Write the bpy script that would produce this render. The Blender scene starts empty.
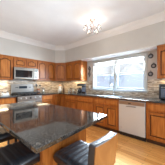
import bpy, bmesh, math, random
from mathutils import Vector, Matrix
random.seed(7)
S = bpy.context.scene
COL = S.collection
PI = math.pi

# ------------------------------------------------------------------ camera
cam = bpy.data.cameras.new('camera')
cam.sensor_width = 36.0
cam.lens = 118.7 / 165 * 36.0
cam.shift_y = 1.17 / 165
cam.clip_start = 0.02
camo = bpy.data.objects.new('camera', cam)
camo.location = (4.3223, -3.3609, 1.2622)
camo.rotation_euler = (PI / 2, 0, 0.7437)
COL.objects.link(camo)
S.camera = camo

# ------------------------------------------------------------------ world, lights, exposure
S.view_settings.view_transform = 'Standard'
S.view_settings.look = 'None'
S.view_settings.gamma = 1.0
S.view_settings.use_curve_mapping = False
S.view_settings.exposure = 0.57

W = bpy.data.worlds.new('sky')
S.world = W
W.use_nodes = True
wn = W.node_tree
wn.nodes.clear()
wo = wn.nodes.new('ShaderNodeOutputWorld')
wb = wn.nodes.new('ShaderNodeBackground')
tc = wn.nodes.new('ShaderNodeTexCoord')
sx = wn.nodes.new('ShaderNodeSeparateXYZ')
wr = wn.nodes.new('ShaderNodeValToRGB')
wr.color_ramp.elements[0].position = 0.0
wr.color_ramp.elements[0].color = (0.92, 0.95, 1.0, 1)
wr.color_ramp.elements[1].position = 0.5
wr.color_ramp.elements[1].color = (0.80, 0.89, 1.0, 1)
wn.links.new(tc.outputs['Generated'], sx.inputs[0])
wn.links.new(sx.outputs['Z'], wr.inputs[0])
wn.links.new(wr.outputs[0], wb.inputs[0])
wb.inputs[1].default_value = 0.84
wn.links.new(wb.outputs[0], wo.inputs[0])


def area(name, loc, direction, w, h, power, color=(1, 1, 1)):
    l = bpy.data.lights.new(name, 'AREA')
    l.shape = 'RECTANGLE'
    l.size = w
    l.size_y = h
    l.energy = power
    l.color = color
    o = bpy.data.objects.new(name, l)
    o.location = loc
    o.rotation_euler = Vector(direction).to_track_quat('-Z', 'Y').to_euler()
    COL.objects.link(o)
    return o


area('side_fill', (7.1, -4.3, 1.2), (-1, 0.1, 0.45), 3.2, 1.8, 62, (0.72, 0.87, 1.0))  # added fill lamp beyond the view, standing in for unseen side windows
area('window_daylight', (2.6, 0.45, 1.75), (0.1, -1, -0.7), 1.7, 1.0, 540, (0.75, 0.89, 1.0))
area('ceiling_fill', (4.6, -4.2, 1.75), (-0.25, 0.0, 1), 0.9, 0.9, 24, (0.80, 0.91, 1.0))  # added lamp out of view, aimed up to brighten the ceiling

# ------------------------------------------------------------------ materials
def new_mat(name):
    m = bpy.data.materials.new(name)
    m.use_nodes = True
    nt = m.node_tree
    return m, nt, nt.nodes['Principled BSDF']


def plain(name, color, rough=0.5, metal=0.0, spec=0.5, emit=None, estr=0.0):
    m, nt, b = new_mat(name)
    b.inputs['Base Color'].default_value = (*color, 1)
    b.inputs['Roughness'].default_value = rough
    b.inputs['Metallic'].default_value = metal
    b.inputs['Specular IOR Level'].default_value = spec
    if emit:
        b.inputs['Emission Color'].default_value = (*emit, 1)
        b.inputs['Emission Strength'].default_value = estr
    return m


def nd(nt, t, **kw):
    n = nt.nodes.new(t)
    for k, v in kw.items():
        setattr(n, k, v)
    return n


def coords(nt, scale=(1, 1, 1), rot=(0, 0, 0), kind='Object'):
    t = nd(nt, 'ShaderNodeTexCoord')
    mp = nd(nt, 'ShaderNodeMapping')
    mp.inputs['Scale'].default_value = scale
    mp.inputs['Rotation'].default_value = rot
    nt.links.new(t.outputs[kind], mp.inputs[0])
    return mp.outputs[0]


def ramp(nt, src, stops):
    r = nd(nt, 'ShaderNodeValToRGB')
    e = r.color_ramp.elements
    while len(e) < len(stops):
        e.new(0.5)
    for i, (p, c) in enumerate(stops):
        e[i].position = p
        e[i].color = (*c, 1)
    nt.links.new(src, r.inputs[0])
    return r.outputs[0]


def paint(name, c, rough=0.6):
    m, nt, b = new_mat(name)
    n = nd(nt, 'ShaderNodeTexNoise')
    n.inputs['Scale'].default_value = 3.0
    n.inputs['Detail'].default_value = 4
    nt.links.new(coords(nt), n.inputs['Vector'])
    out = ramp(nt, n.outputs[0], [(0.3, tuple(x * 0.97 for x in c)), (0.7, tuple(min(1, x * 1.03) for x in c))])
    nt.links.new(out, b.inputs['Base Color'])
    b.inputs['Roughness'].default_value = rough
    b.inputs['Specular IOR Level'].default_value = 0.25
    return m


def wood(name, c1, c2, grain=(14, 14, 1.2), rough=0.38):
    m, nt, b = new_mat(name)
    v = coords(nt, grain)
    n = nd(nt, 'ShaderNodeTexNoise')
    n.inputs['Scale'].default_value = 2.2
    n.inputs['Detail'].default_value = 6
    n.inputs['Distortion'].default_value = 0.7
    nt.links.new(v, n.inputs['Vector'])
    out = ramp(nt, n.outputs[0], [(0.28, c1), (0.5, tuple((a + d) / 2 for a, d in zip(c1, c2))), (0.72, c2)])
    nt.links.new(out, b.inputs['Base Color'])
    b.inputs['Roughness'].default_value = rough
    b.inputs['Specular IOR Level'].default_value = 0.35
    return m


def granite(name):
    m, nt, b = new_mat(name)
    v = coords(nt, (1, 1, 1))
    n = nd(nt, 'ShaderNodeTexNoise')
    n.inputs['Scale'].default_value = 135
    n.inputs['Detail'].default_value = 5
    n.inputs['Roughness'].default_value = 0.7
    nt.links.new(v, n.inputs['Vector'])
    out = ramp(nt, n.outputs[0], [(0.42, (0.003, 0.003, 0.003)), (0.50, (0.016, 0.014, 0.012)),
                                  (0.56, (0.085, 0.075, 0.064)), (0.70, (0.26, 0.24, 0.215))])
    nt.links.new(out, b.inputs['Base Color'])
    b.inputs['Roughness'].default_value = 0.06
    b.inputs['Specular IOR Level'].default_value = 0.9
    return m


def floor_mat():
    m, nt, b = new_mat('oak_planks')
    v = coords(nt)
    br = nd(nt, 'ShaderNodeTexBrick')
    br.inputs['Scale'].default_value = 1.0
    br.inputs['Brick Width'].default_value = 1.25
    br.inputs['Row Height'].default_value = 0.083
    br.inputs['Mortar Size'].default_value = 0.0018
    br.inputs['Mortar Smooth'].default_value = 0.3
    br.inputs['Color1'].default_value = (0.79, 0.37, 0.105, 1)
    br.inputs['Color2'].default_value = (0.96, 0.535, 0.18, 1)
    br.inputs['Mortar'].default_value = (0.22, 0.09, 0.025, 1)
    br.offset = 0.37
    nt.links.new(v, br.inputs['Vector'])
    g = nd(nt, 'ShaderNodeTexNoise')
    g.inputs['Scale'].default_value = 3
    g.inputs['Detail'].default_value = 6
    nt.links.new(coords(nt, (1.2, 22, 1)), g.inputs['Vector'])
    gr = ramp(nt, g.outputs[0], [(0.3, (0.72, 0.66, 0.6)), (0.65, (1.05, 1.03, 1.0))])
    mx = nd(nt, 'ShaderNodeMix', data_type='RGBA', blend_type='MULTIPLY')
    mx.inputs[0].default_value = 0.8
    nt.links.new(br.outputs[0], mx.inputs[6])
    nt.links.new(gr, mx.inputs[7])
    nt.links.new(mx.outputs[2], b.inputs['Base Color'])
    b.inputs['Roughness'].default_value = 0.24
    return m


def stone_mat():
    # stacked travertine strips; Y of the texture must be height, so X+Y run along the wall
    m, nt, b = new_mat('stone_mosaic')
    t = nd(nt, 'ShaderNodeTexCoord')
    s = nd(nt, 'ShaderNodeSeparateXYZ')
    nt.links.new(t.outputs['Object'], s.inputs[0])
    ad = nd(nt, 'ShaderNodeMath', operation='ADD')
    nt.links.new(s.outputs[0], ad.inputs[0])
    nt.links.new(s.outputs[1], ad.inputs[1])
    cb = nd(nt, 'ShaderNodeCombineXYZ')
    nt.links.new(ad.outputs[0], cb.inputs[0])
    nt.links.new(s.outputs[2], cb.inputs[1])
    br = nd(nt, 'ShaderNodeTexBrick')
    br.inputs['Scale'].default_value = 1.0
    br.inputs['Brick Width'].default_value = 0.11
    br.inputs['Row Height'].default_value = 0.020
    br.inputs['Mortar Size'].default_value = 0.0016
    br.inputs['Color1'].default_value = (0.0, 0.0, 0.0, 1)
    br.inputs['Color2'].default_value = (1, 1, 1, 1)
    br.inputs['Mortar'].default_value = (0.25, 0.25, 0.25, 1)
    br.offset = 0.43
    nt.links.new(cb.outputs[0], br.inputs['Vector'])
    c = ramp(nt, br.outputs[0], [(0.0, (0.20, 0.135, 0.085)), (0.3, (0.50, 0.395, 0.285)), (0.55, (0.72, 0.635, 0.52)),
                                 (0.8, (0.34, 0.275, 0.215)), (1.0, (0.78, 0.71, 0.59))])
    n = nd(nt, 'ShaderNodeTexNoise')
    n.inputs['Scale'].default_value = 16
    n.inputs['Detail'].default_value = 4
    nt.links.new(cb.outputs[0], n.inputs['Vector'])
    nr = ramp(nt, n.outputs[0], [(0.3, (0.72, 0.70, 0.68)), (0.7, (1.1, 1.08, 1.05))])
    mx = nd(nt, 'ShaderNodeMix', data_type='RGBA', blend_type='MULTIPLY')
    mx.inputs[0].default_value = 0.9
    nt.links.new(c, mx.inputs[6])
    nt.links.new(nr, mx.inputs[7])
    nt.links.new(mx.outputs[2], b.inputs['Base Color'])
    b.inputs['Roughness'].default_value = 0.45
    return m


def steel(name, c=(0.62, 0.61, 0.60), rough=0.3, metal=0.75):
    m, nt, b = new_mat(name)
    n = nd(nt, 'ShaderNodeTexNoise')
    n.inputs['Scale'].default_value = 6
    nt.links.new(coords(nt, (1, 1, 60)), n.inputs['Vector'])
    out = ramp(nt, n.outputs[0], [(0.3, tuple(x * 0.93 for x in c)), (0.7, c)])
    nt.links.new(out, b.inputs['Base Color'])
    b.inputs['Metallic'].default_value = metal
    b.inputs['Roughness'].default_value = rough
    return m


def leather(name, c, rough=0.3):
    m, nt, b = new_mat(name)
    n = nd(nt, 'ShaderNodeTexNoise')
    n.inputs['Scale'].default_value = 220
    nt.links.new(coords(nt), n.inputs['Vector'])
    bp = nd(nt, 'ShaderNodeBump')
    bp.inputs['Strength'].default_value = 0.15
    bp.inputs['Distance'].default_value = 0.002
    nt.links.new(n.outputs[0], bp.inputs['Height'])
    nt.links.new(bp.outputs[0], b.inputs['Normal'])
    b.inputs['Base Color'].default_value = (*c, 1)
    b.inputs['Roughness'].default_value = rough
    b.inputs['Specular IOR Level'].default_value = 0.8
    return m


def glass(name, tint=(1, 1, 1), alpha=0.9):
    m = bpy.data.materials.new(name)
    m.use_nodes = True
    nt = m.node_tree
    nt.nodes.clear()
    o = nd(nt, 'ShaderNodeOutputMaterial')
    tr = nd(nt, 'ShaderNodeBsdfTransparent')
    tr.inputs[0].default_value = (*tint, 1)
    gl = nd(nt, 'ShaderNodeBsdfGlossy')
    gl.inputs['Roughness'].default_value = 0.03
    mx = nd(nt, 'ShaderNodeMixShader')
    mx.inputs[0].default_value = 1 - alpha
    nt.links.new(tr.outputs[0], mx.inputs[1])
    nt.links.new(gl.outputs[0], mx.inputs[2])
    nt.links.new(mx.outputs[0], o.inputs[0])
    return m


M = {
    'ceiling': paint('ceiling_white', (0.745, 0.79, 0.83), 0.8),
    'wall': paint('wall_greige', (0.49, 0.465, 0.43)),
    'trimw': paint('trim_white', (0.66, 0.65, 0.64), 0.4),
    'frame': paint('window_white_vinyl', (0.45, 0.46, 0.445), 0.35),
    'floor': floor_mat(),
    'stone': stone_mat(),
    'granite': granite('speckled_granite'),
    'wood': wood('maple_honey', (0.20, 0.048, 0.006), (0.45, 0.148, 0.025)),
    'woodp': wood('maple_panel', (0.26, 0.070, 0.009), (0.52, 0.19, 0.038)),
    'glaze_shade': wood('glaze_shade_groove', (0.035, 0.010, 0.003), (0.08, 0.024, 0.006)),  # door groove glaze, with the shadow of the recess painted into its dark tone
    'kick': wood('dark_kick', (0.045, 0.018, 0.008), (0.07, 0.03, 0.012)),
    'ply': wood('bent_plywood', (0.36, 0.15, 0.045), (0.50, 0.23, 0.075), (3, 20, 2), 0.25),
    'steel': steel('brushed_steel', (0.30, 0.272, 0.238), 0.33, 0.92),
    'steeld': steel('satin_steel', (0.56, 0.575, 0.57), 0.40, 0.3),
    'chrome': plain('chrome', (0.42, 0.42, 0.42), 0.12, 1.0),
    'copper': plain('brushed_copper', (0.46, 0.38, 0.36), 0.3, 1.0),
    'black': plain('black_plastic', (0.012, 0.012, 0.013), 0.3),
    'iron': plain('cast_iron', (0.02, 0.02, 0.02), 0.55),
    'bglass': plain('black_glass', (0.01, 0.01, 0.012), 0.06, 0, 0.6),
    'leather': leather('black_leather', (0.020, 0.023, 0.029), 0.33),
    'leg': plain('dark_stool_leg', (0.03, 0.02, 0.015), 0.4),
    'glass': glass('window_glass', (1, 1, 1), 0.94),
    'mesh': glass('insect_screen_mesh', (0.80, 0.86, 0.95), 0.97),
    'jar': glass('clear_glass', (0.93, 0.95, 0.95), 0.78),
    'bell': glass('clear_bell_glass', (0.94, 0.93, 0.925), 0.93),
    'shade': plain('white_shade_glass', (0.9, 0.88, 0.85), 0.3, 0, 0.5, (1.0, 0.86, 0.68), 1.6),
    'bulb': plain('warm_bulb', (1, 1, 1), 0.4, 0, 0.5, (1.0, 0.93, 0.84), 1.5),
    'blind': paint('window_shade_fabric', (0.78, 0.79, 0.78), 0.7),
    'ceramic': plain('white_ceramic', (0.80, 0.79, 0.76), 0.2),
    'terra': plain('rust_glaze', (0.42, 0.17, 0.08), 0.3),
    'amber': plain('brown_bottle_glass', (0.11, 0.05, 0.02), 0.1),
    'spice': plain('ground_spice', (0.34, 0.19, 0.09), 0.7),
    'spice2': plain('pale_spice', (0.55, 0.48, 0.36), 0.7),
    'outlet': plain('outlet_almond', (0.78, 0.74, 0.66), 0.4),
    'led': plain('light_strip', (1, 1, 1), 0.4, 0, 0.5, (1.0, 0.84, 0.58), 0.3),
    'bluegrey': plain('blue_grey_metal', (0.10, 0.13, 0.18), 0.3, 0.5),
    'pipe': plain('pale_piping', (0.40, 0.42, 0.46), 0.25, 0.3),
    'lcd': plain('display_dark', (0.02, 0.03, 0.04), 0.1),
    'snow': plain('snow', (0.80, 0.86, 0.95), 0.8),
    'bark': plain('pale_bark', (0.62, 0.63, 0.62), 0.9),
    'fir': plain('grey_green_needles', (0.16, 0.20, 0.17), 0.9),
    'plaque': plain('dark_pewter', (0.05, 0.05, 0.055), 0.4, 0.6),
    'plaquem': plain('silvery_pewter', (0.30, 0.30, 0.31), 0.35, 0.7),
}

# ------------------------------------------------------------------ mesh helpers
class MB:
    def __init__(s):
        s.bm = bmesh.new()

    def box(s, x0, x1, y0, y1, z0, z1, bev=0.0, seg=2):
        b = bmesh.new()
        bmesh.ops.create_cube(b, size=1)
        for v in b.verts:
            v.co = Vector(((x0 + x1) / 2 + v.co.x * (x1 - x0), (y0 + y1) / 2 + v.co.y * (y1 - y0), (z0 + z1) / 2 + v.co.z * (z1 - z0)))
        if bev > 0:
            bmesh.ops.bevel(b, geom=b.edges[:], offset=bev, segments=seg, profile=0.5, affect='EDGES')
        s.add(b)
        return s

    def add(s, b, mat=None):
        me = bpy.data.meshes.new('tmp')
        if mat is not None:
            bmesh.ops.transform(b, matrix=mat, verts=b.verts)
        b.to_mesh(me)
        b.free()
        s.bm.from_mesh(me)
        bpy.data.meshes.remove(me)

    def prism(s, pts, y0, y1, inset=0.0):
        """polygon in XZ extruded along Y from y0 (back) to y1 (front); optional inset of the front face"""
        b = bmesh.new()
        n = len(pts)
        cx = sum(p[0] for p in pts) / n
        cz = sum(p[1] for p in pts) / n
        back = [b.verts.new((p[0], y0, p[1])) for p in pts]
        fr = []
        for p in pts:
            dx, dz = p[0] - cx, p[1] - cz
            k = max(abs(dx), abs(dz), 1e-6)
            fr.append(b.verts.new((p[0] - inset * (1 if dx > 1e-6 else -1 if dx < -1e-6 else 0) * min(1, abs(dx) / 0.03), y1,
                                   p[1] - inset * (1 if dz > 0 else -1))))
        b.faces.new(back)
        b.faces.new(list(reversed(fr)))
        for i in range(n):
            j = (i + 1) % n
            b.faces.new((back[j], back[i], fr[i], fr[j]))
        bmesh.ops.recalc_face_normals(b, faces=b.faces[:])
        s.add(b)
        return s

    def zprism(s, pts, z0, z1, bev=0.0):
        b = bmesh.new()
        lo = [b.verts.new((p[0], p[1], z0)) for p in pts]
        hi = [b.verts.new((p[0], p[1], z1)) for p in pts]
        b.faces.new(lo)
        b.faces.new(hi)
        n = len(pts)
        for i in range(n):
            j = (i + 1) % n
            b.faces.new((lo[i], lo[j], hi[j], hi[i]))
        bmesh.ops.recalc_face_normals(b, faces=b.faces[:])
        if bev:
            bmesh.ops.bevel(b, geom=b.edges[:], offset=bev, segments=2, profile=0.5, affect='EDGES')
        s.add(b)
        return s

    def lathe(s, prof, c=(0, 0, 0), seg=20, mat=None):
        b = bmesh.new()
        rings = []
        for r, z in prof:
            if r < 1e-5:
                rings.append([b.verts.new((0, 0, z))])
            else:
                rings.append([b.verts.new((r * math.cos(2 * PI * i / seg), r * math.sin(2 * PI * i / seg), z)) for i in range(seg)])
        for a, d in zip(rings, rings[1:]):
            for i in range(seg):
                j = (i + 1) % seg
                q = [a[i % len(a)], a[j % len(a)], d[j % len(d)], d[i % len(d)]]
                u = []
                for v in q:
                    if v not in u:
                        u.append(v)
                if len(u) > 2:
                    try:
                        b.faces.new(u)
                    except ValueError:
                        pass
        bmesh.ops.recalc_face_normals(b, faces=b.faces[:])
        for f in b.faces:
            f.smooth = True
        s.add(b, (Matrix.Translation(c) @ mat) if mat is not None else Matrix.Translation(c))
        return s

    def tube(s, pts, r, seg=8, r2=None):
        pts = [Vector(p) for p in pts]
        n = len(pts)
        b = bmesh.new()
        rings = []
        ref = None
        for i, p in enumerate(pts):
            t = (pts[min(i + 1, n - 1)] - pts[max(i - 1, 0)]).normalized()
            if ref is None:
                ref = t.orthogonal().normalized()
            ref = (ref - t * ref.dot(t))
            if ref.length < 1e-5:
                ref = t.orthogonal()
            ref.normalize()
            q = t.cross(ref)
            rr = r if r2 is None else r + (r2 - r) * i / (n - 1)
            rings.append([b.verts.new(p + ref * rr * math.cos(2 * PI * k / seg) + q * rr * math.sin(2 * PI * k / seg)) for k in range(seg)])
        for a, d in zip(rings, rings[1:]):
            for i in range(seg):
                j = (i + 1) % seg
                b.faces.new((a[i], a[j], d[j], d[i]))
        b.faces.new(rings[0])
        b.faces.new(rings[-1])
        bmesh.ops.recalc_face_normals(b, faces=b.faces[:])
        for f in b.faces:
            f.smooth = True
        s.add(b)
        return s

    def sphere(s, c, r, sc=(1, 1, 1), seg=14):
        b = bmesh.new()
        bmesh.ops.create_uvsphere(b, u_segments=seg, v_segments=max(6, seg // 2), radius=r)
        for f in b.faces:
            f.smooth = True
        s.add(b, Matrix.Translation(c) @ Matrix.Diagonal((*sc, 1)))
        return s

    def move(s, mat):
        bmesh.ops.transform(s.bm, matrix=mat, verts=s.bm.verts)
        return s

    def build(s, name, mat, parent=None):
        me = bpy.data.meshes.new(name)
        s.bm.to_mesh(me)
        s.bm.free()
        me.materials.append(mat)
        o = bpy.data.objects.new(name, me)
        COL.objects.link(o)
        if parent is not None:
            o.parent = parent
        return o


def struct(name, mb, mat, parent=None):
    o = mb.build(name, mat, parent)
    if parent is None:
        o['kind'] = 'structure'
    return o


def tag(o, label, cat, group=None):
    o['label'] = label
    o['category'] = cat
    if group:
        o['group'] = group
    return o


def thing(name, label, cat, loc=(0, 0, 0), rz=0.0, group=None):
    o = bpy.data.objects.new(name, None)
    o.empty_display_size = 0.05
    COL.objects.link(o)
    o.location = loc
    o.rotation_euler = (0, 0, rz)
    return tag(o, label, cat, group)


def dup(o, parent=None):
    c = o.copy()
    COL.objects.link(c)
    if parent is not None:
        c.parent = parent
    for ch in list(o.children):
        dup(ch, c)
    return c


# ------------------------------------------------------------------ room shell
CZ = 2.725           # ceiling height
ZT = 2.094           # top of the upper cabinets = underside of the boxed-out wall
XR, YF = 7.2, -6.6   # how far the room goes on behind and beside the camera
TILE = 0.008

struct('floor', MB().box(-0.12, XR, YF, 0.12, -0.05, 0.0), M['floor'])
struct('ceiling', MB().box(-0.12, XR, YF, 0.12, CZ, CZ + 0.05), M['ceiling'])
struct('wall_left', MB().box(-0.12, 0, YF, 0.12, 0, CZ), M['wall'])
WX0, WX1, WZ0, WZ1 = 1.775, 3.435, 1.10, 2.05     # rough opening of the window
wb_ = MB()
wb_.box(0, WX0, 0, 0.12, 0, CZ).box(WX1, XR, 0, 0.12, 0, CZ)
wb_.box(WX0, WX1, 0, 0.12, 0, WZ0).box(WX0, WX1, 0, 0.12, WZ1, CZ)
struct('wall_back', wb_, M['wall'])

# boxed-out wall above the cabinets, with a diagonal across the corner
SD = 0.333
struct('trim_1', MB().zprism([(0, YF), (SD, YF), (SD, -0.64), (0.64, -0.365), (XR, -0.365), (XR, 0), (0, 0)], ZT + 0.004, CZ), M['wall'])
struct('trim_2', MB().box(1.48, 3.75, -0.3645, -0.001, ZT - 0.012, ZT + 0.0035), M['trimw'])


def crown(name, path, mat):
    prof = [(0, 2.580), (0.012, 2.580), (0.016, 2.592), (0.026, 2.600), (0.028, 2.612), (0.040, 2.622), (0.052, 2.645),
            (0.072, 2.670), (0.094, 2.684), (0.098, 2.694), (0.118, 2.705), (0.122, CZ), (0, CZ)]
    b = bmesh.new()
    rings = []
    n = len(path)
    for i, p in enumerate(path):
        p = Vector((p[0], p[1]))
        ns = []
        for a, c in ((i - 1, i), (i, i + 1)):
            if a >= 0 and c < n:
                d = (Vector(path[c][:2]) - Vector(path[a][:2])).normalized()
                ns.append(Vector((d.y, -d.x)))
        nn = sum(ns, Vector((0, 0))).normalized()
        k = 1.0 / max(0.3, nn.dot(ns[0]))
        rings.append([b.verts.new((p.x + nn.x * k * o, p.y + nn.y * k * o, z)) for o, z in prof])
    for a, d in zip(rings, rings[1:]):
        for i in range(len(prof)):
            j = (i + 1) % len(prof)
            b.faces.new((a[i], a[j], d[j], d[i]))
    bmesh.ops.recalc_face_normals(b, faces=b.faces[:])
    mb = MB()
    mb.add(b)
    return struct(name, mb, mat)


crown('trim_3', [(SD, YF), (SD, -0.64), (0.64, -0.365), (XR, -0.365)], M['trimw'])

# stone mosaic between worktop and wall cabinets
CT = 0.914
struct('trim_4', MB().box(0.0, TILE, -4.2, -TILE, CT, 1.371), M['stone'])
tb = MB().box(0, 1.713, -TILE, 0, CT, 1.371).box(1.713, 3.493, -TILE, 0, CT, 1.032).box(3.493, XR, -TILE, 0, CT, 1.371)
struct('trim_5', tb, M['stone'])

# ------------------------------------------------------------------ window
win = MB()
win.box(1.716, 1.778, -0.022, 0.0, 1.06, 2.08, 0.004).box(3.428, 3.49, -0.022, 0.0, 1.06, 2.08, 0.004)
win.box(1.716, 3.49, -0.024, 0.0, 2.0, 2.08, 0.004).box(1.69, 3.515, -0.05, 0.0, 1.058, 1.088, 0.006).box(1.716, 3.49, -0.02, 0.0, 1.034, 1.058, 0.003)
win.box(2.580, 2.628, -0.022, 0.10, 1.088, 2.0, 0.004)
window = struct('window_1', win, M['frame'])
for (a, c) in ((1.778, 2.580), (2.628, 3.428)):
    fr = MB()
    fr.box(a - 0.012, a + 0.012, 0.0, 0.1, 1.088, 2.02).box(c - 0.012, c + 0.012, 0.0, 0.1, 1.088, 2.02)
    fr.box(a, c, 0.0, 0.1, 1.088, 1.108).box(a, c, 0.0, 0.1, 1.998, 2.02)
    fr.build('window_frame', M['frame'], window)
    for (z0, z1, y0) in ((1.108, 1.585, 0.02), (1.545, 1.998, 0.055)):
        sa = MB()
        w = 0.028
        x0, x1 = a + 0.012, c - 0.012
        sa.box(x0, x0 + w, y0, y0 + 0.03, z0, z1, 0.003).box(x1 - w, x1, y0, y0 + 0.03, z0, z1, 0.003)
        sa.box(x0, x1, y0, y0 + 0.03, z0, z0 + w + 0.006, 0.003).box(x0, x1, y0, y0 + 0.03, z1 - w, z1, 0.003)
        so = sa.build('sash', M['frame'], window)
        MB().box(x0 + w - 0.004, x1 - w + 0.004, y0 + 0.013, y0 + 0.017, z0 + w, z1 - w + 0.004).build('pane', M['glass'], so)
    MB().box(a + 0.012, c - 0.012, 0.090, 0.092, 1.108, 1.56).build('insect_screen', M['mesh'], window)

for (a, c, lab) in ((1.783, 2.576, 'raised pale window shade gathered at the top of the left window half'),
                    (2.632, 3.424, 'raised pale window shade gathered at the top of the right window half')):
    t = thing('window_shade', lab, 'window shade', (0, 0, 0), 0, 'raised window shades')
    MB().box(a, c, -0.012, 0.018, 1.965, 1.998, 0.003).build('headrail', M['frame'], t)
    f = MB()
    for k in range(5):
        f.box(a + 0.004, c - 0.004, -0.014 + 0.002 * (k % 2), 0.016, 1.962 - 0.017 * (k + 1), 1.962 - 0.017 * k - 0.003, 0.003)
    f.build('folded_fabric', M['blind'], t)
    MB().box(a + 0.002, c - 0.002, -0.012, 0.016, 1.858, 1.876, 0.004).build('bottom_rail', M['frame'], t)

# ------------------------------------------------------------------ outside the window
struct('ground', MB().box(-30, 30, 0.6, 60, -0.75, -0.7), M['snow'])


def bare_tree(x, y, h, seed, label):
    rnd = random.Random(seed)
    t = thing('bare_tree', label, 'tree', (x, y, -0.7), 0, 'trees outside the window')
    trunk = MB().tube([(0, 0, 0), (0.05, 0, h * 0.35), (0.0, 0.05, h * 0.7), (0.05, 0, h)], 0.13, 7, 0.03)
    trunk.build('trunk', M['bark'], t)
    br = MB()
    for k in range(26):
        z = h * rnd.uniform(0.25, 0.95)
        a = rnd.uniform(0, 2 * PI)
        l = (h - z) * 0.45 + 0.5
        d = Vector((math.cos(a), math.sin(a), 0.75))
        p0 = Vector((0.03, 0.02, z))
        p1 = p0 + d * l * 0.5
        p2 = p1 + (d + Vector((rnd.uniform(-.4, .4), rnd.uniform(-.4, .4), .2))) * l * 0.5
        br.tube([p0, p1, p2], 0.04, 5, 0.012)
        for q in range(3):
            s0 = p0.lerp(p1, rnd.uniform(.4, 1))
            br.tube([s0, s0 + Vector((rnd.uniform(-1, 1), rnd.uniform(-1, 1), rnd.uniform(.3, 1))) * l * 0.4], 0.018, 4, 0.006)
    br.build('branches', M['bark'], t)


bare_tree(-1.5, 8.5, 6.0, 1, 'pale bare tree seen through the left window half')
bare_tree(0.9, 10.5, 7.0, 2, 'pale bare tree seen through the right window half near the middle post')
bare_tree(2.2, 8.0, 5.0, 3, 'pale bare tree seen at the right edge of the window')
bare_tree(-4.4, 12.0, 7.0, 4, 'pale bare tree seen at the left edge of the window')

# ------------------------------------------------------------------ cabinets
def arch_pts(x0, x1, z0, z1, rise):
    """closed outline with a cathedral arch on the top edge (anticlockwise)"""
    if rise <= 0:
        return [(x0, z0), (x1, z0), (x1, z1), (x0, z1)]
    pts = [(x0, z0), (x1, z0), (x1, z1 - rise)]
    n = 10
    sh = (x1 - x0) * 0.16
    for i in range(n + 1):
        a = i / n
        x = x1 - sh - a * (x1 - x0 - 2 * sh)
        pts.append((x, z1 - rise + rise * math.sin(PI * a) ** 0.8))
    pts.append((x0, z1 - rise))
    return pts


def door(name, parent, x0, x1, z0, z1, yf, arched, stile=0.055, mats=None):
    """frame-and-raised-panel door; back at y=yf, front at yf-0.02 (local -Y is outward)"""
    fm, pm = mats or (M['wood'], M['woodp'])
    f = MB()
    t = 0.022
    rise = 0.045 if arched else 0.0
    top = 0.05
    ix0, ix1, iz0, iz1 = x0 + stile, x1 - stile, z0 + stile, z1 - top
    f.box(x0, ix0, yf - t, yf, z0, z1, 0.003).box(ix1, x1, yf - t, yf, z0, z1, 0.003)
    f.box(ix0 - 0.002, ix1 + 0.002, yf - t, yf, z0, iz0, 0.003)
    if arched:
        ar = arch_pts(ix0 - 0.001, ix1 + 0.001, iz0, iz1, rise)[2:]
        pl = [(ix0 - 0.001, z1 - 0.001)] + list(reversed(ar)) + [(ix1 + 0.001, z1 - 0.001)]
        f.prism(pl, yf, yf - t + 0.0005)
    else:
        f.box(ix0 - 0.002, ix1 + 0.002, yf - t, yf, iz1, z1, 0.003)
    d = f.build(name, fm, parent)
    MB().box(ix0 - 0.004, ix1 + 0.004, yf - 0.005, yf - 0.001, iz0 - 0.004, iz1 + 0.002).build('groove', M['glaze_shade'], d)
    g = 0.017
    p = MB().prism(arch_pts(ix0 + g, ix1 - g, iz0 + g, iz1 - g, rise), yf - 0.0049, yf - 0.020, 0.012)
    p.build('panel', pm, d)
    return d


def drawer(parent, x0, x1, z0, z1, yf):
    f = MB().box(x0, x1, yf - 0.020, yf, z0, z1, 0.006)
    d = f.build('drawer', M['wood'], parent)
    m = 0.022
    MB().prism([(x0 + m, z0 + m), (x1 - m, z0 + m), (x1 - m, z1 - m), (x0 + m, z1 - m)], yf - 0.0195, yf - 0.025, 0.006).build('panel', M['woodp'], d)
    return d


def upper(label, loc, rz, w, z0, z1, ndoors, depth=0.310, cornice=True, lamp=True):
    t = thing('upper_cabinet', label, 'cabinet', (loc[0], loc[1], z0), rz, 'upper wall cabinets')
    h = z1 - z0
    MB().box(0.0005, w - 0.0005, -depth, -0.001, 0, h, 0.003).build('carcass', M['wood'], t)
    dw = (w - 0.02) / ndoors
    for k in range(ndoors):
        door('door', t, 0.01 + k * dw + 0.004, 0.01 + (k + 1) * dw - 0.004, 0.012, h - 0.03, -depth - 0.001, True, 0.055 if dw > 0.3 else 0.045)
    if cornice:
        MB().prism([(0.0, h - 0.024), (w, h - 0.024), (w, h), (0, h)], -depth, -depth - 0.026).build('cornice', M['woodp'], t)
    if lamp:
        MB().box(0.06, w - 0.06, -0.10, -0.06, -0.012, 0, 0.003).build('light_strip', M['led'], t)
    return t


LW = PI / 2
RY0, RY1 = -2.127, -1.365   # range
UB = 1.372
upper('upper wall cabinet with arched door left of the microwave', (0, RY0 - 0.42, 0), LW, 0.418, UB, ZT, 1)
upper('upper wall cabinet second to the left of the microwave', (0, RY0 - 0.84, 0), LW, 0.418, UB, ZT, 1)
upper('short upper cabinet with two small arched doors above the microwave', (0, RY0, 0), LW, 0.762, 1.775, ZT, 2, 0.310, True, False)
upper('upper wall cabinet with two arched doors right of the microwave', (0, RY1, 0), LW, -RY1 - 0.612, UB, ZT, 2)
upper('upper wall cabinet with two arched doors between the corner and the window', (0.612, 0, 0), 0, 0.858, UB, ZT, 2)
upper('upper wall cabinet with arched door at the right edge, beside the window plaques', (3.757, 0, 0), 0, 0.62, UB, ZT, 1)
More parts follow.
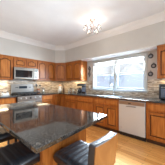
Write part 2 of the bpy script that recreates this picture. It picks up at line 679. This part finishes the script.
# diagonal corner cabinet
t = thing('upper_cabinet', 'diagonal corner upper cabinet with one arched door', 'cabinet', (0, 0, UB), 0, 'upper wall cabinets')
MB().zprism([(0.001, -0.611), (0.296, -0.611), (0.611, -0.296), (0.611, -0.001), (0.001, -0.001)], 0, ZT - UB).build('carcass', M['wood'], t)
dg = 0.4455
rot = Matrix.Translation((0.2965, -0.6105, 0)) @ Matrix.Rotation(PI / 4, 4, 'Z')
d = door('door', t, 0.018, dg - 0.018, 0.012, ZT - UB - 0.03, -0.001, True)
d.matrix_local = rot
c = MB().prism([(0.0, ZT - UB - 0.024), (dg, ZT - UB - 0.024), (dg, ZT - UB), (0, ZT - UB)], 0, -0.024).build('cornice', M['woodp'], t)
c.matrix_local = rot


def under_light(x, y, w, h, rz, p):
    l = bpy.data.lights.new('under_cabinet_glow', 'AREA')
    l.shape = 'RECTANGLE'
    l.size, l.size_y, l.energy, l.color = max(w, 0.2), max(h, 0.2), p, (1.0, 0.80, 0.52)
    o = bpy.data.objects.new('under_cabinet_glow', l)
    o.location = (x, y, UB - 0.02)
    o.rotation_euler = (0, 0, rz)
    COL.objects.link(o)


under_light(0.14, RY0 - 0.3, 0.06, 0.4, 0, 2.6)
under_light(0.14, -0.95, 0.06, 0.6, 0, 1.3)
under_light(0.35, -0.3, 0.12, 0.12, 0, 2.0)
under_light(4.05, -0.13, 0.5, 0.06, 0, 2.4)
under_light(1.05, -0.13, 0.6, 0.06, 0, 2.2)

BD = 0.590           # base carcass depth
BH = CT - 0.038      # base cabinet height


def base(label, loc, rz, w, layout, cat='cabinet', hollow=False):
    t = thing('base_cabinet', label, cat, loc, rz, 'base cabinets')
    if hollow:
        cc = MB().box(0.0005, 0.018, -BD, -0.001, 0.10, BH).box(w - 0.018, w - 0.0005, -BD, -0.001, 0.10, BH)
        cc.box(0.018, w - 0.018, -BD, -0.001, 0.10, 0.118).box(0.018, w - 0.018, -0.012, -0.001, 0.118, BH)
        cc.box(0.018, w - 0.018, -BD, -BD + 0.02, 0.118, BH)
        cc.build('carcass', M['wood'], t)
    else:
        MB().box(0.0005, w - 0.0005, -BD, -0.001, 0.10, BH, 0.002).build('carcass', M['wood'], t)
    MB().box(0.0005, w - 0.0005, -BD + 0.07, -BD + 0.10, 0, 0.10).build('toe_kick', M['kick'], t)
    for kind, x0, x1, z0, z1 in layout:
        if kind == 'door':
            door('door', t, x0, x1, z0, z1, -BD - 0.001, False)
        else:
            drawer(t, x0, x1, z0, z1, -BD - 0.001)
    return t


ZD0, ZD1, ZR0, ZR1 = 0.125, 0.672, 0.700, 0.850


def door_unit(w, n=1):
    out = []
    dw = (w - 0.05 + 0.02) / n
    for k in range(n):
        a = 0.025 + k * dw
        b = a + dw - 0.02
        out += [('door', a, b, ZD0, ZD1), ('drawer', a, b, ZR0, ZR1)]
    return out


base('base cabinet with drawer and door left of the range', (0, RY0 - 0.46, 0), LW, 0.457, door_unit(0.457))
base('base cabinet farther left, hidden behind the island', (0, RY0 - 1.22, 0), LW, 0.757, door_unit(0.757, 2))
base('base cabinet with drawer over a door between range and corner', (0, RY1 + 0.003, 0), LW, -RY1 - 0.903, door_unit(-RY1 - 0.903))
# L-shaped corner base
t = thing('base_cabinet', 'corner base cabinet where the two counter runs meet', 'cabinet', (0, 0, 0), 0, 'base cabinets')
MB().zprism([(0.001, -0.899), (BD, -0.899), (BD, -BD), (0.899, -BD), (0.899, -0.001), (0.001, -0.001)], 0.10, BH).build('carcass', M['wood'], t)
MB().zprism([(0.49, -0.899), (BD - 0.07, -0.899), (BD - 0.07, -BD + 0.07), (0.899, -BD + 0.07), (0.899, -0.49), (0.49, -0.49)], 0, 0.10).build('toe_kick', M['kick'], t)
d = door('door', t, 0.03, 0.28, ZD0, ZR1, 0, False)
d.matrix_local = Matrix.Translation((BD + 0.001, -0.899, 0)) @ Matrix.Rotation(PI / 2, 4, 'Z')
door('door', t, BD + 0.03, 0.88, ZD0, ZR1, -BD - 0.001, False)
base('base cabinet with drawer over two doors right of the corner', (0.90, 0, 0), 0, 0.61, door_unit(0.61, 2))
w = 0.72
base('base cabinet with a stack of three drawers left of the sink doors', (1.512, 0, 0), 0, w,
     [('drawer', 0.025, w - 0.025, ZR0, ZR1), ('drawer', 0.025, w - 0.025, 0.425, 0.675), ('drawer', 0.025, w - 0.025, ZD0, 0.40)])
base('sink base cabinet with two doors and false fronts under the window', (2.234, 0, 0), 0, 0.762, door_unit(0.762, 2), hollow=True)
base('base cabinet with drawer and door right of the dishwasher', (3.606, 0, 0), 0, 0.46, door_unit(0.46))
base('base cabinet beyond the right edge of the picture', (4.068, 0, 0), 0, 0.76, door_unit(0.76, 2))

# ------------------------------------------------------------------ worktops
E0 = BH + 0.001
SKX0, SKX1, SKY0, SKY1 = 2.28, 2.94, -0.52, -0.14
tag(MB().box(0.009, 0.640, RY0 - 1.24, RY0 - 0.004, E0, CT, 0.004).build('countertop', M['granite']),
    'dark speckled granite countertop left of the range', 'countertop')
cb = MB()
cb.box(0.009, 0.640, RY1 + 0.004, -0.640, E0, CT, 0.004)
cb.box(0.009, SKX0, -0.640, -0.009, E0, CT, 0.004)
cb.box(SKX1, 4.83, -0.640, -0.009, E0, CT, 0.004)
cb.box(SKX0 - 0.004, SKX1 + 0.004, -0.640, SKY0, E0, CT, 0.004)
cb.box(SKX0 - 0.004, SKX1 + 0.004, SKY1, -0.009, E0, CT, 0.004)
tag(cb.build('countertop', M['granite']), 'long dark granite countertop around the corner under the window', 'countertop')

t = thing('sink', 'undermount steel sink set in the counter under the window', 'sink', ((SKX0 + SKX1) / 2, (SKY0 + SKY1) / 2, CT - 0.20))
hx, hy = (SKX1 - SKX0) / 2 - 0.005, (SKY1 - SKY0) / 2 - 0.005
sk = MB().box(-hx, hx, -hy, hy, 0.0, 0.008)
sk.box(-hx, -hx + 0.008, -hy, hy, 0, 0.19).box(hx - 0.008, hx, -hy, hy, 0, 0.19)
sk.box(-hx, hx, -hy, -hy + 0.008, 0, 0.19).box(-hx, hx, hy - 0.008, hy, 0, 0.19)
sk.build('basin', M['steeld'], t)
MB().lathe([(0, 0.011), (0.04, 0.011), (0.045, 0.008)], (0, 0, 0.0)).build('drain', M['chrome'], t)

t = thing('faucet', 'chrome gooseneck faucet standing behind the sink', 'faucet', (2.585, -0.075, CT))
MB().lathe([(0.028, 0), (0.028, 0.012), (0.020, 0.02), (0.018, 0.07), (0, 0.072)]).build('faucet_base', M['chrome'], t)
pts = [(0, 0, 0.05), (0, 0, 0.22)]
for k in range(1, 10):
    a = PI * k / 10 * 1.08
    pts.append((-0.035 * (1 - math.cos(a)), -0.06 * (1 - math.cos(a)), 0.22 + 0.085 * math.sin(a)))
MB().tube(pts, 0.013, 10).build('spout', M['chrome'], t)
MB().tube([(0.018, 0, 0.05), (0.06, 0, 0.075)], 0.007).build('lever', M['chrome'], t)

# ------------------------------------------------------------------ dishwasher
t = thing('dishwasher', 'stainless steel dishwasher between sink cabinet and right base cabinet', 'dishwasher', (2.999, 0, 0))
dw = 0.604
MB().box(0.002, dw - 0.002, -0.575, -0.02, 0.10, BH - 0.004).build('tub', M['black'], t)
dd = MB().box(0.006, dw - 0.006, -0.616, -0.576, 0.108, BH - 0.016, 0.006).build('door', M['steeld'], t)
MB().box(0.012, dw - 0.012, -0.6185, -0.6155, 0.77, BH - 0.022, 0.001).build('control_panel', M['steel'], dd)
hb = MB().tube([(0.20, -0.615, 0.735), (0.20, -0.645, 0.740), (0.40, -0.645, 0.740), (0.40, -0.615, 0.735)], 0.008)
hb.build('handle', M['steel'], dd)
MB().box(0.235, 0.30, -0.6195, -0.6160, 0.795, 0.815, 0.001).build('button_strip', M['lcd'], dd)
MB().box(0.055, 0.085, -0.6195, -0.6160, 0.205, 0.222, 0.001).build('badge', M['copper'], dd)
MB().box(0.004, dw - 0.004, -0.545, -0.535, 0.0, 0.10).build('toe_kick', M['black'], t)

# ------------------------------------------------------------------ range (local frame: width along x, -Y outward)
t = thing('kitchen_range', 'stainless steel gas range with black cooktop against the left wall', 'range', (0.010, RY0, 0), LW)
w = 0.762
MB().box(0.004, w - 0.004, -0.62, -0.002, 0.09, 0.895, 0.003).build('body', M['black'], t)
MB().box(0.003, w - 0.003, -0.645, -0.002, 0.8955, 0.922, 0.005).build('cooktop', M['bglass'], t)
bp = MB().box(0.012, w - 0.012, -0.075, -0.002, 0.923, 1.245, 0.012, 3).build('back_panel', M['steel'], t)
MB().box(0.25, 0.51, -0.0775, -0.074, 1.10, 1.18, 0.001).build('display', M['lcd'], bp)
for k in (0.14, 0.19, 0.57, 0.62):
    MB().box(k, k + 0.03, -0.0775, -0.074, 1.12, 1.15, 0.001).build('button', M['lcd'], bp)
cp = MB().prism([(0.003, 0.755), (w - 0.003, 0.755), (w - 0.003, 0.893), (0.003, 0.893)], -0.621, -0.655, 0.004).build('control_panel', M['steel'], t)
for k in range(5):
    x = 0.09 + k * (w - 0.18) / 4
    kn = MB().lathe([(0.026, 0), (0.026, 0.008), (0.020, 0.012), (0.018, 0.034), (0.0, 0.036)], (x, -0.6545, 0.826), 16, Matrix.Rotation(PI / 2, 4, 'X'))
    kn.build('knob', M['steeld'] if k != 2 else M['black'], t)
od = MB().box(0.006, w - 0.006, -0.652, -0.621, 0.245, 0.748, 0.005).build('oven_door', M['steel'], t)
MB().box(0.12, w - 0.12, -0.6545, -0.6515, 0.33, 0.62, 0.001).build('oven_window', M['bglass'], od)
MB().tube([(0.07, -0.651, 0.695), (0.07, -0.69, 0.695), (w - 0.07, -0.69, 0.695), (w - 0.07, -0.651, 0.695)], 0.011).build('handle', M['steel'], od)
MB().box(0.006, w - 0.006, -0.648, -0.621, 0.095, 0.238, 0.005).build('drawer', M['steel'], t)
MB().box(0.02, w - 0.02, -0.56, -0.54, 0.0, 0.09).build('toe_kick', M['black'], t)
for gx in (0.04, 0.273, 0.506):
    g = MB()
    gw = 0.216
    y0, y1, z = -0.615, -0.10, 0.978
    for x in (gx + 0.006, gx + gw / 2, gx + gw - 0.006):
        g.box(x - 0.008, x + 0.008, y0, y1, z - 0.018, z, 0.003)
    for yy in (y0 + 0.006, (y0 + y1) / 2, y1 - 0.006, y0 + 0.13, y1 - 0.13):
        g.box(gx, gx + gw, yy - 0.008, yy + 0.008, z - 0.018, z, 0.003)
    for x in (gx + 0.006, gx + gw - 0.006):
        for yy in (y0 + 0.006, y1 - 0.006):
            g.box(x - 0.007, x + 0.007, yy - 0.007, yy + 0.007, 0.9215, z - 0.01)
    g.build('grate', M['iron'], t)
    for yy in (y0 + 0.13, y1 - 0.13):
        MB().lathe([(0.045, 0.9215), (0.045, 0.932), (0.03, 0.936), (0.03, 0.941), (0, 0.942)], (gx + gw / 2, yy, 0)).build('burner', M['iron'], t)

# ------------------------------------------------------------------ microwave
t = thing('microwave', 'stainless steel microwave mounted over the range', 'microwave', (0, RY0 + 0.001, 1.405), LW)
w, mh = 0.760, 0.366
MB().box(0.001, w - 0.001, -0.375, -0.010, 0, mh, 0.003).build('body', M['black'], t)
fd = MB().box(0.002, 0.602, -0.405, -0.3755, 0.004, mh - 0.036, 0.005).build('door', M['steel'], t)
MB().box(0.035, 0.545, -0.4075, -0.4045, 0.058, mh - 0.082, 0.001).build('door_window', M['bglass'], fd)
MB().tube([(0.572, -0.404, 0.04), (0.572, -0.438, 0.05), (0.572, -0.438, mh - 0.09), (0.572, -0.404, mh - 0.08)], 0.009).build('handle', M['steel'], fd)
cpn = MB().box(0.606, w - 0.003, -0.403, -0.3755, 0.004, mh - 0.036, 0.004).build('control_panel', M['steel'], t)
MB().box(0.63, w - 0.03, -0.405, -0.4025, mh - 0.10, mh - 0.06, 0.001).build('display', M['lcd'], cpn)
for r in range(4):
    for q in range(3):
        MB().box(0.632 + q * 0.035, 0.657 + q * 0.035, -0.405, -0.4025, 0.05 + r * 0.045, 0.078 + r * 0.045, 0.001).build('button', M['lcd'], cpn)
MB().box(0.002, w - 0.003, -0.402, -0.3755, mh - 0.033, mh - 0.002, 0.003).build('vent_grille', M['steel'], t)

# ------------------------------------------------------------------ island
ISL = [(3.708, -3.060), (3.629, -2.194), (1.97, -2.262), (1.99, -3.105)]
t = thing('kitchen_island', 'kitchen island with glossy dark speckled granite top on a wooden base', 'island', (2.75, -2.66, 0))


def rel(ps):
    return [(x - 2.75, y + 2.66) for x, y in ps]


MB().zprism(rel(ISL), CT - 0.032, CT, 0.005).build('granite_top', M['granite'], t)
BX0, BX1, BY0, BY1 = 2.03, 3.345, -2.70, -2.24
MB().box(BX0 - 2.75, BX1 - 2.75, BY0 + 2.66, BY1 + 2.66, 0.0, CT - 0.037, 0.004).box(BX1 - 2.75 - 0.04, BX1 - 2.75, -2.83 + 2.66, BY0 + 2.661, 0.0, CT - 0.037, 0.004).build('island_base', M['wood'], t)
EY0, EYM = -2.83, -2.62
for (a, c) in ((EY0 + 0.006, EYM - 0.006), (EYM + 0.006, BY1 - 0.008)):
    e = MB().box(0, c - a, -0.012, 0, 0.10, CT - 0.045, 0.004).build('end_panel', M['woodp'], t)
    e.matrix_local = Matrix.Translation((BX1 - 2.75 + 0.0005, a + 2.66, 0)) @ Matrix.Rotation(PI / 2, 4, 'Z')
for k in range(2):
    wd = (BX1 - BX0) / 2
    MB().box(BX0 - 2.75 + k * wd + 0.01, BX0 - 2.75 + (k + 1) * wd - 0.01, BY0 + 2.66 - 0.0125, BY0 + 2.66 - 0.0005, 0.10, CT - 0.045, 0.004).build('side_panel', M['woodp'], t)
for k in range(3):
    wd = (BX1 - BX0) / 3
    dd = door('door', t, 0.012, wd - 0.012, 0.12, CT - 0.06, 0, False)
    dd.matrix_local = Matrix.Translation((BX1 - 2.75 - k * wd, BY1 + 2.66 + 0.0005, 0)) @ Matrix.Rotation(PI, 4, 'Z')

# ------------------------------------------------------------------ stools (local: sitter faces +Y, seat front at y=0, width along x)
SZ = 0.632


def channel_profile(l, n, t, bump):
    """side outline of a channel-stitched cushion, (y, z) anticlockwise"""
    pts = [(0.0, 0.012), (-0.01, 0)]
    pts += [(-l + 0.01, 0), (-l, 0.012)]
    top = []
    m = n * 6
    for i in range(m + 1):
        a = i / m
        y = -l + a * l
        ph = (a * n) % 1.0
        edge = min(a, 1 - a) * l
        z = t - bump * (1 - abs(math.sin(PI * a * n)) ** 0.25)
        if edge < 0.035:
            z -= (1 - edge / 0.035) ** 2 * 0.022
        top.append((y, z))
    return pts + top


def make_stool(label, loc, rz, width=0.40, backz=0.205, L=0.38, bw=None):
    t = thing('bar_stool', label, 'stool', (*loc, 0), rz, 'bar stools around the island')
    hw = width / 2
    bh = (bw or width) / 2
    st = MB()
    prof = channel_profile(L, 7, 0.075, 0.007)
    b = bmesh.new()
    cols = []
    nx = 12
    for i in range(nx + 1):
        a = i / nx
        x = -hw + a * width
        e = min(a, 1 - a) * width
        k = 1 - (1 - min(1, e / 0.03)) ** 2 * 0.3
        cols.append([b.verts.new((x, y, 0.0 + z * k if z > 0.02 else z)) for y, z in prof])
    n = len(prof)
    for c0, c1 in zip(cols, cols[1:]):
        for i in range(n):
            j = (i + 1) % n
            b.faces.new((c0[i], c0[j], c1[j], c1[i]))
    b.faces.new(cols[0])
    b.faces.new(cols[-1])
    bmesh.ops.recalc_face_normals(b, faces=b.faces[:])
    for f in b.faces:
        f.smooth = True
    st.add(b)
    st.move(Matrix.Translation((0, 0, SZ - 0.065)))
    st.build('seat', M['leather'], t)
    MB().box(-hw + 0.006, hw - 0.006, -L + 0.005, -0.005, SZ - 0.083, SZ - 0.0655, 0.004).build('seat_frame', M['leg'], t)
    # backrest: bent plywood shell outside, leather pad inside, pale piping along the top
    zb, zt = SZ - 0.06, SZ + backz

    def slab(y_in, y_out, z0, z1, w, bow, bev):
        bb = bmesh.new()
        rows = []
        m = 8
        for i in range(m + 1):
            a = -1 + 2 * i / m
            off = bow * (a * a)
            rows.append([bb.verts.new((a * w, y + off, z)) for (y, z) in ((y_in, z0), (y_out, z0), (y_out - 0.022, z1), (y_in - 0.022, z1))])
        for r0, r1 in zip(rows, rows[1:]):
            for i in range(4):
                j = (i + 1) % 4
                bb.faces.new((r0[i], r0[j], r1[j], r1[i]))
        bb.faces.new(rows[0])
        bb.faces.new(rows[-1])
        bmesh.ops.recalc_face_normals(bb, faces=bb.faces[:])
        if bev:
            bmesh.ops.bevel(bb, geom=[e for e in bb.edges if e.calc_face_angle(0) > 0.7], offset=bev, segments=2, profile=0.5, affect='EDGES')
        q = MB()
        q.add(bb)
        return q
    bk = slab(-L - 0.037, -L - 0.049, zb, zt - 0.004, bh, 0.012, 0.003).build('back_shell', M['ply'], t)
    slab(-L + 0.022, -L - 0.036, zb + 0.03, zt, bh - 0.001, 0.012, 0.010).build('back_cushion', M['leather'], t)
    ed = MB()
    for yo in (0.014, -0.042):
        pp = []
        for i in range(11):
            a = -1 + 2 * i / 10
            pp.append((a * (bh - 0.004), -L + yo - 0.022 + 0.012 * a * a, zt + (0.0 if yo > 0 else -0.001)))
        ed.tube(pp, 0.0032, 6)
    ed.build('piping', M['pipe'], t)['label'] = 'shiny pale piping along the top edge'
    # legs and foot rail
    for sx_ in (-1, 1):
        for yy, dy in ((-0.04, 0.015), (-L + 0.03, -0.05)):
            MB().tube([(sx_ * (hw - 0.04), yy, SZ - 0.084), (sx_ * (hw - 0.02), yy + dy, 0.0)], 0.017, 8, 0.013).build('leg', M['leg'], t)
    fz = 0.20
    rr = MB()
    px, y1, y2 = hw - 0.026, -0.032, -L - 0.002
    rr.tube([(-px, y1, fz), (px, y1, fz)], 0.009).tube([(-px, y2, fz), (px, y2, fz)], 0.009)
    rr.tube([(-px, y1, fz), (-px, y2, fz)], 0.009).tube([(px, y1, fz), (px, y2, fz)], 0.009)
    rr.build('foot_rail', M['leg'], t)
    return t


make_stool('black leather bar stool at the near end of the island, plywood back towards the viewer', (3.385, -2.56), PI / 2, 0.36, 0.205, 0.41, 0.31)
make_stool('black leather bar stool at the left side of the island, nearest the viewer', (3.10, -2.76), 0.05, 0.40, 0.205, 0.44)
make_stool('black leather bar stool farther left along the island, only its seat edge showing', (2.44, -2.76), 0.0, 0.40, 0.205, 0.42)

# ------------------------------------------------------------------ ceiling light
LX, LY = 2.645, -1.205
t = thing('ceiling_light', 'ceiling light with a ring of clear glass bells on a metal stem', 'ceiling light', (LX, LY, CZ))
MB().lathe([(0, -0.03), (0.055, -0.025), (0.07, -0.008), (0.07, 0.0)]).build('canopy', M['copper'], t)
MB().lathe([(0, -0.30), (0.012, -0.295), (0.022, -0.27), (0.012, -0.25), (0.03, -0.22), (0.034, -0.19), (0.018, -0.16), (0.010, -0.10), (0.018, -0.06), (0.010, -0.028), (0, -0.027)]).build('stem', M['copper'], t)
for k in range(5):
    a = 2 * PI * k / 5 + 0.3
    ca, sa = math.cos(a), math.sin(a)
    P = lambda r, z: (r * ca, r * sa, z)
    MB().tube([P(0.02, -0.19), P(0.05, -0.135), P(0.10, -0.105), P(0.145, -0.115), P(0.155, -0.14)], 0.005, 6).build('arm', M['copper'], t)
    c0 = (0.155 * ca, 0.155 * sa, 0)
    MB().lathe([(0, -0.135), (0.018, -0.138), (0.022, -0.165), (0.0, -0.168)], c0).build('socket', M['copper'], t)
    MB().lathe([(0.022, -0.150), (0.045, -0.165), (0.056, -0.195), (0.060, -0.225), (0.072, -0.245), (0.068, -0.245), (0.056, -0.225), (0.052, -0.195), (0.042, -0.168), (0.020, -0.154)],
               c0).build('glass_bell', M['bell'], t)
    MB().sphere((c0[0], c0[1], -0.19), 0.014, (1, 1, 1.3)).build('bulb', M['bulb'], t)
pl = bpy.data.lights.new('ceiling_light_glow', 'POINT')
pl.energy = 7
pl.color = (1.0, 0.88, 0.74)
pl.shadow_soft_size = 0.12
po = bpy.data.objects.new('ceiling_light_glow', pl)
po.location = (LX, LY, CZ - 0.22)
COL.objects.link(po)

# ------------------------------------------------------------------ wall decorations by the window
for (x, z, lab) in ((3.565, 1.955, 'round dark pewter wall plaque, topmost of three right of the window'),
                    (3.628, 1.705, 'round dark pewter wall plaque, middle of three right of the window'),
                    (3.560, 1.505, 'round dark pewter wall plaque, lowest of three right of the window')):
    t = thing('wall_plaque', lab, 'plaque', (x, 0, z), 0, 'round plaques right of the window')
    R = Matrix.Rotation(PI / 2, 4, 'X')
    MB().lathe([(0, 0), (0.058, 0), (0.062, 0.006), (0.055, 0.012), (0.045, 0.010), (0.0, 0.010)], (0, -0.0005, 0), 18, R).build('disc', M['plaque'], t)
    MB().lathe([(0.03, 0.010), (0.028, 0.018), (0.012, 0.022), (0, 0.022)], (0, -0.0005, 0), 14, R).build('boss', M['plaquem'], t)
    hk = MB().tube([(0, -0.006, 0.058), (0.018, -0.006, 0.075), (0, -0.006, 0.092), (-0.018, -0.006, 0.075), (0, -0.006, 0.058)], 0.004, 6)
    hk.build('hanging_loop', M['plaque'], t)
sc = MB()
pts = []
for z0, sgn in ((0.10, 1), (-0.10, -1)):
    q = []
    for i in range(22):
        a = i / 21 * 2.2 * PI
        r = 0.062 - 0.036 * i / 21
        q.append((sgn * r * math.cos(a) * 0.8, -0.016, z0 + r * math.sin(a)))
    sc.tube(q, 0.015, 8)
sc.tube([(0.044, -0.016, 0.10), (0.02, -0.016, 0.03), (-0.02, -0.016, -0.03), (-0.044, -0.016, -0.10)], 0.015, 8)
sc.tube([(-0.03, -0.016, 0.19), (0.03, -0.016, 0.17), (-0.02, -0.016, 0.14)], 0.013, 8)
sc.tube([(-0.02, -0.016, -0.15), (0.02, -0.016, -0.18), (-0.03, -0.016, -0.20)], 0.013, 8)
so = sc.build('scroll_ornament', M['plaque'])
so.location = (1.585, 0.002, 1.70)
tag(so, 'dark wrought metal scroll ornament hung left of the window', 'wall ornament')

t = thing('wall_outlet', 'almond wall outlet on the stone backsplash left of the window', 'outlet', (1.60, -TILE, 1.15))
MB().box(-0.036, 0.036, -0.006, 0, -0.058, 0.058, 0.003).build('cover_plate', M['outlet'], t)
for z in (-0.022, 0.022):
    MB().box(-0.015, 0.015, -0.008, -0.0055, z - 0.013, z + 0.013, 0.001).build('socket', M['ceramic'], t)

# ------------------------------------------------------------------ things on the counters
# coffee maker left of the window
t = thing('coffee_maker', 'black coffee maker on the counter left of the window', 'coffee maker', (1.47, -0.30, CT), 0.5)
MB().box(-0.15, 0.15, -0.10, 0.10, 0, 0.035, 0.012).build('base', M['black'], t)
MB().box(0.02, 0.15, -0.095, 0.095, 0.034, 0.30, 0.02, 3).build('water_tank', M['bglass'], t)
MB().box(-0.15, 0.15, -0.10, 0.10, 0.262, 0.345, 0.03, 4).build('brew_head', M['black'], t)
MB().box(0.018, 0.152, -0.099, -0.094, 0.07, 0.22, 0.002).build('front_panel', M['bluegrey'], t)
cf = MB().lathe([(0, 0.0), (0.058, 0.0), (0.068, 0.03), (0.066, 0.09), (0.045, 0.14), (0.048, 0.155)], (-0.07, 0, 0.036)).build('carafe', M['bglass'], t)
MB().lathe([(0.05, 0.155), (0.045, 0.172), (0, 0.175)], (-0.07, 0, 0.036)).build('lid', M['black'], cf)
MB().tube([(-0.125, -0.03, 0.06), (-0.165, -0.05, 0.075), (-0.165, -0.05, 0.15), (-0.115, -0.03, 0.18)], 0.008).build('handle', M['black'], cf)

# corner group
t = thing('pitcher', 'white ceramic pitcher with dark lid standing in the counter corner', 'pitcher', (0.27, -0.36, CT))
MB().lathe([(0, 0), (0.06, 0), (0.078, 0.04), (0.08, 0.10), (0.055, 0.17), (0.045, 0.21), (0.055, 0.25), (0.05, 0.25), (0.04, 0.21)]).build('body', M['ceramic'], t)
MB().lathe([(0.056, 0.25), (0.05, 0.27), (0.012, 0.285), (0.014, 0.30), (0, 0.31)]).build('lid', M['terra'], t)
MB().tube([(0.05, 0.02, 0.23), (0.10, 0.04, 0.21), (0.105, 0.04, 0.12), (0.075, 0.03, 0.07)], 0.010).build('handle', M['ceramic'], t)
bt = thing('oil_bottle', 'dark brown oil bottle right of the white pitcher', 'bottle', (0.46, -0.30, CT))
MB().lathe([(0, 0), (0.034, 0), (0.036, 0.01), (0.036, 0.15), (0.014, 0.20), (0.013, 0.26), (0, 0.26)]).build('glass', M['amber'], bt)
MB().lathe([(0.0145, 0.255), (0.0145, 0.28), (0, 0.282)]).build('cap', M['black'], bt)
jl = ['spice jar nearest the brown oil bottle', 'spice jar second from the oil bottle', 'spice jar in the middle of the row', 'spice jar second from the coffee maker', 'spice jar nearest the coffee maker']
for k in range(5):
    j = thing('spice_jar', 'clear glass ' + jl[k], 'jar', (0.66 + k * 0.125, -0.19 - 0.012 * (k % 2), CT), 0, 'spice jars along the backsplash')
    hh = 0.13 + 0.02 * (k % 3)
    MB().lathe([(0, 0.004), (0.036, 0.004), (0.036, hh * 0.75), (0, hh * 0.75)]).build('contents', M['spice'] if k % 2 else M['spice2'], j)
    MB().lathe([(0, 0), (0.039, 0), (0.040, 0.01), (0.040, hh * 0.9), (0.032, hh)]).build('glass', M['jar'], j)
    MB().lathe([(0.034, hh - 0.004), (0.034, hh + 0.022), (0, hh + 0.024)]).build('lid', M['steel'] if k % 2 == 0 else M['black'], j)

# crock with utensils right of the range
CKX, CKY = 0.16, -1.245
t = thing('utensil_crock', 'rust brown utensil crock on the counter right of the range', 'crock', (CKX, CKY, CT))
MB().lathe([(0, 0), (0.058, 0), (0.064, 0.02), (0.064, 0.15), (0.070, 0.165), (0.063, 0.165), (0.057, 0.15), (0.056, 0.012), (0, 0.012)]).build('pot', M['terra'], t)
MB().lathe([(0.0645, 0.05), (0.0665, 0.055), (0.0665, 0.10), (0.0645, 0.105)]).build('band', M['copper'], t)
ut = [('spatula', 'black spatula', -0.03, -0.02, -0.045, -0.05), ('cooking_spoon', 'black cooking spoon', 0.02, -0.02, 0.03, -0.07), ('ladle', 'dark ladle', 0.0, 0.02, 0.02, 0.06), ('whisk', 'steel whisk', -0.02, 0.02, -0.04, 0.03)]
for nm, lab, x0, y0, x1, y1 in ut:
    u = thing(nm, lab + ' standing in the rust brown crock', nm.replace('_', ' '), (CKX, CKY, CT + 0.014))
    MB().tube([(x0 * 0.6, y0 * 0.6, 0), (x1, y1, 0.24)], 0.006, 6).build('handle', M['black'], u)
    if nm == 'spatula':
        MB().box(x1 - 0.006, x1 + 0.004, y1 - 0.03, y1 + 0.03, 0.235, 0.32, 0.003).build('blade', M['black'], u)
    elif nm == 'whisk':
        wk = MB()
        for q in range(4):
            a = PI * q / 4
            wk.tube([(x1, y1, 0.235)] + [(x1 + 0.026 * math.sin(PI * i / 8) * math.cos(a), y1 + 0.026 * math.sin(PI * i / 8) * math.sin(a), 0.235 + 0.045 * (1 - math.cos(PI * i / 8))) for i in range(1, 9)], 0.002, 4)
        wk.build('wires', M['steel'], u)
    else:
        MB().sphere((x1, y1, 0.265), 0.032, (0.5, 1, 1.25)).build('bowl', M['black'], u)

t = thing('glass_canister', 'clear glass canister with steel lid beside the utensil crock', 'canister', (0.20, -1.06, CT))
MB().lathe([(0, 0.005), (0.058, 0.005), (0.058, 0.09), (0, 0.09)]).build('contents', M['spice2'], t)
MB().lathe([(0, 0), (0.062, 0), (0.064, 0.01), (0.064, 0.15), (0.055, 0.165)]).build('glass', M['jar'], t)
MB().lathe([(0.058, 0.160), (0.058, 0.185), (0.012, 0.190), (0.014, 0.205), (0, 0.207)]).build('lid', M['steel'], t)

# left counter
for k, (x, y, lab) in enumerate(((0.20, RY0 - 0.13, 'white shaker nearest the range on the left counter'), (0.20, RY0 - 0.25, 'white shaker farther from the range on the left counter'))):
    t = thing('shaker', lab, 'shaker', (x, y, CT), 0, 'white shakers on the left counter')
    MB().lathe([(0, 0), (0.032, 0), (0.036, 0.02), (0.026, 0.07), (0.022, 0.085)]).build('body', M['ceramic'], t)
    MB().lathe([(0.0235, 0.083), (0.022, 0.10), (0.008, 0.112), (0, 0.114)]).build('lid', M['black'], t)
t = thing('butter_dish', 'white covered butter dish on the counter left of the range', 'dish', (0.32, RY0 - 0.20, CT), LW)
MB().box(-0.10, 0.10, -0.055, 0.055, 0, 0.012, 0.005).build('plate', M['ceramic'], t)
cv = MB().box(-0.08, 0.08, -0.04, 0.04, 0.0125, 0.065, 0.015, 3).build('cover', M['ceramic'], t)
MB().sphere((0, 0, 0.072), 0.011).build('knob', M['black'], cv)

# toaster oven at the right
t = thing('toaster_oven', 'black toaster oven on the counter at the right edge', 'toaster oven', (4.03, -0.20, CT))
w = 0.46
MB().box(-w / 2, w / 2, -0.16, 0.16, 0.018, 0.345, 0.014, 3).build('body', M['black'], t)
dd = MB().box(-w / 2 + 0.02, w / 2 - 0.11, -0.178, -0.1605, 0.04, 0.305, 0.005).build('glass_door', M['bglass'], t)
MB().tube([(-w / 2 + 0.05, -0.176, 0.272), (-w / 2 + 0.05, -0.20, 0.272), (w / 2 - 0.14, -0.20, 0.272), (w / 2 - 0.14, -0.176, 0.272)], 0.008).build('handle', M['steel'], dd)
MB().box(-w / 2 + 0.045, w / 2 - 0.135, -0.1795, -0.1775, 0.065, 0.245, 0.001).build('door_window', M['bluegrey'], dd)  # blue-grey tone paints in reflections on the black door glass
rk = MB()
for k in range(9):
    x = -w / 2 + 0.06 + k * 0.031
    rk.tube([(x, -0.1805, 0.075), (x, -0.1805, 0.15 + 0.02 * (k % 3))], 0.003, 5)
rk.build('rack_glints', M['steel'], dd)  # rack bars laid over the glass, uneven to imitate mottled reflections
for z in (0.10, 0.19, 0.24):
    MB().tube([(w / 2 - 0.055, -0.160, z), (w / 2 - 0.055, -0.182, z)], 0.018, 12).build('knob', M['steel'], t)
for sx_ in (-1, 1):
    for sy in (-1, 1):
        MB().lathe([(0, 0), (0.014, 0), (0.012, 0.02), (0, 0.02)], (sx_ * (w / 2 - 0.04), sy * 0.12, 0)).build('foot', M['black'], t)
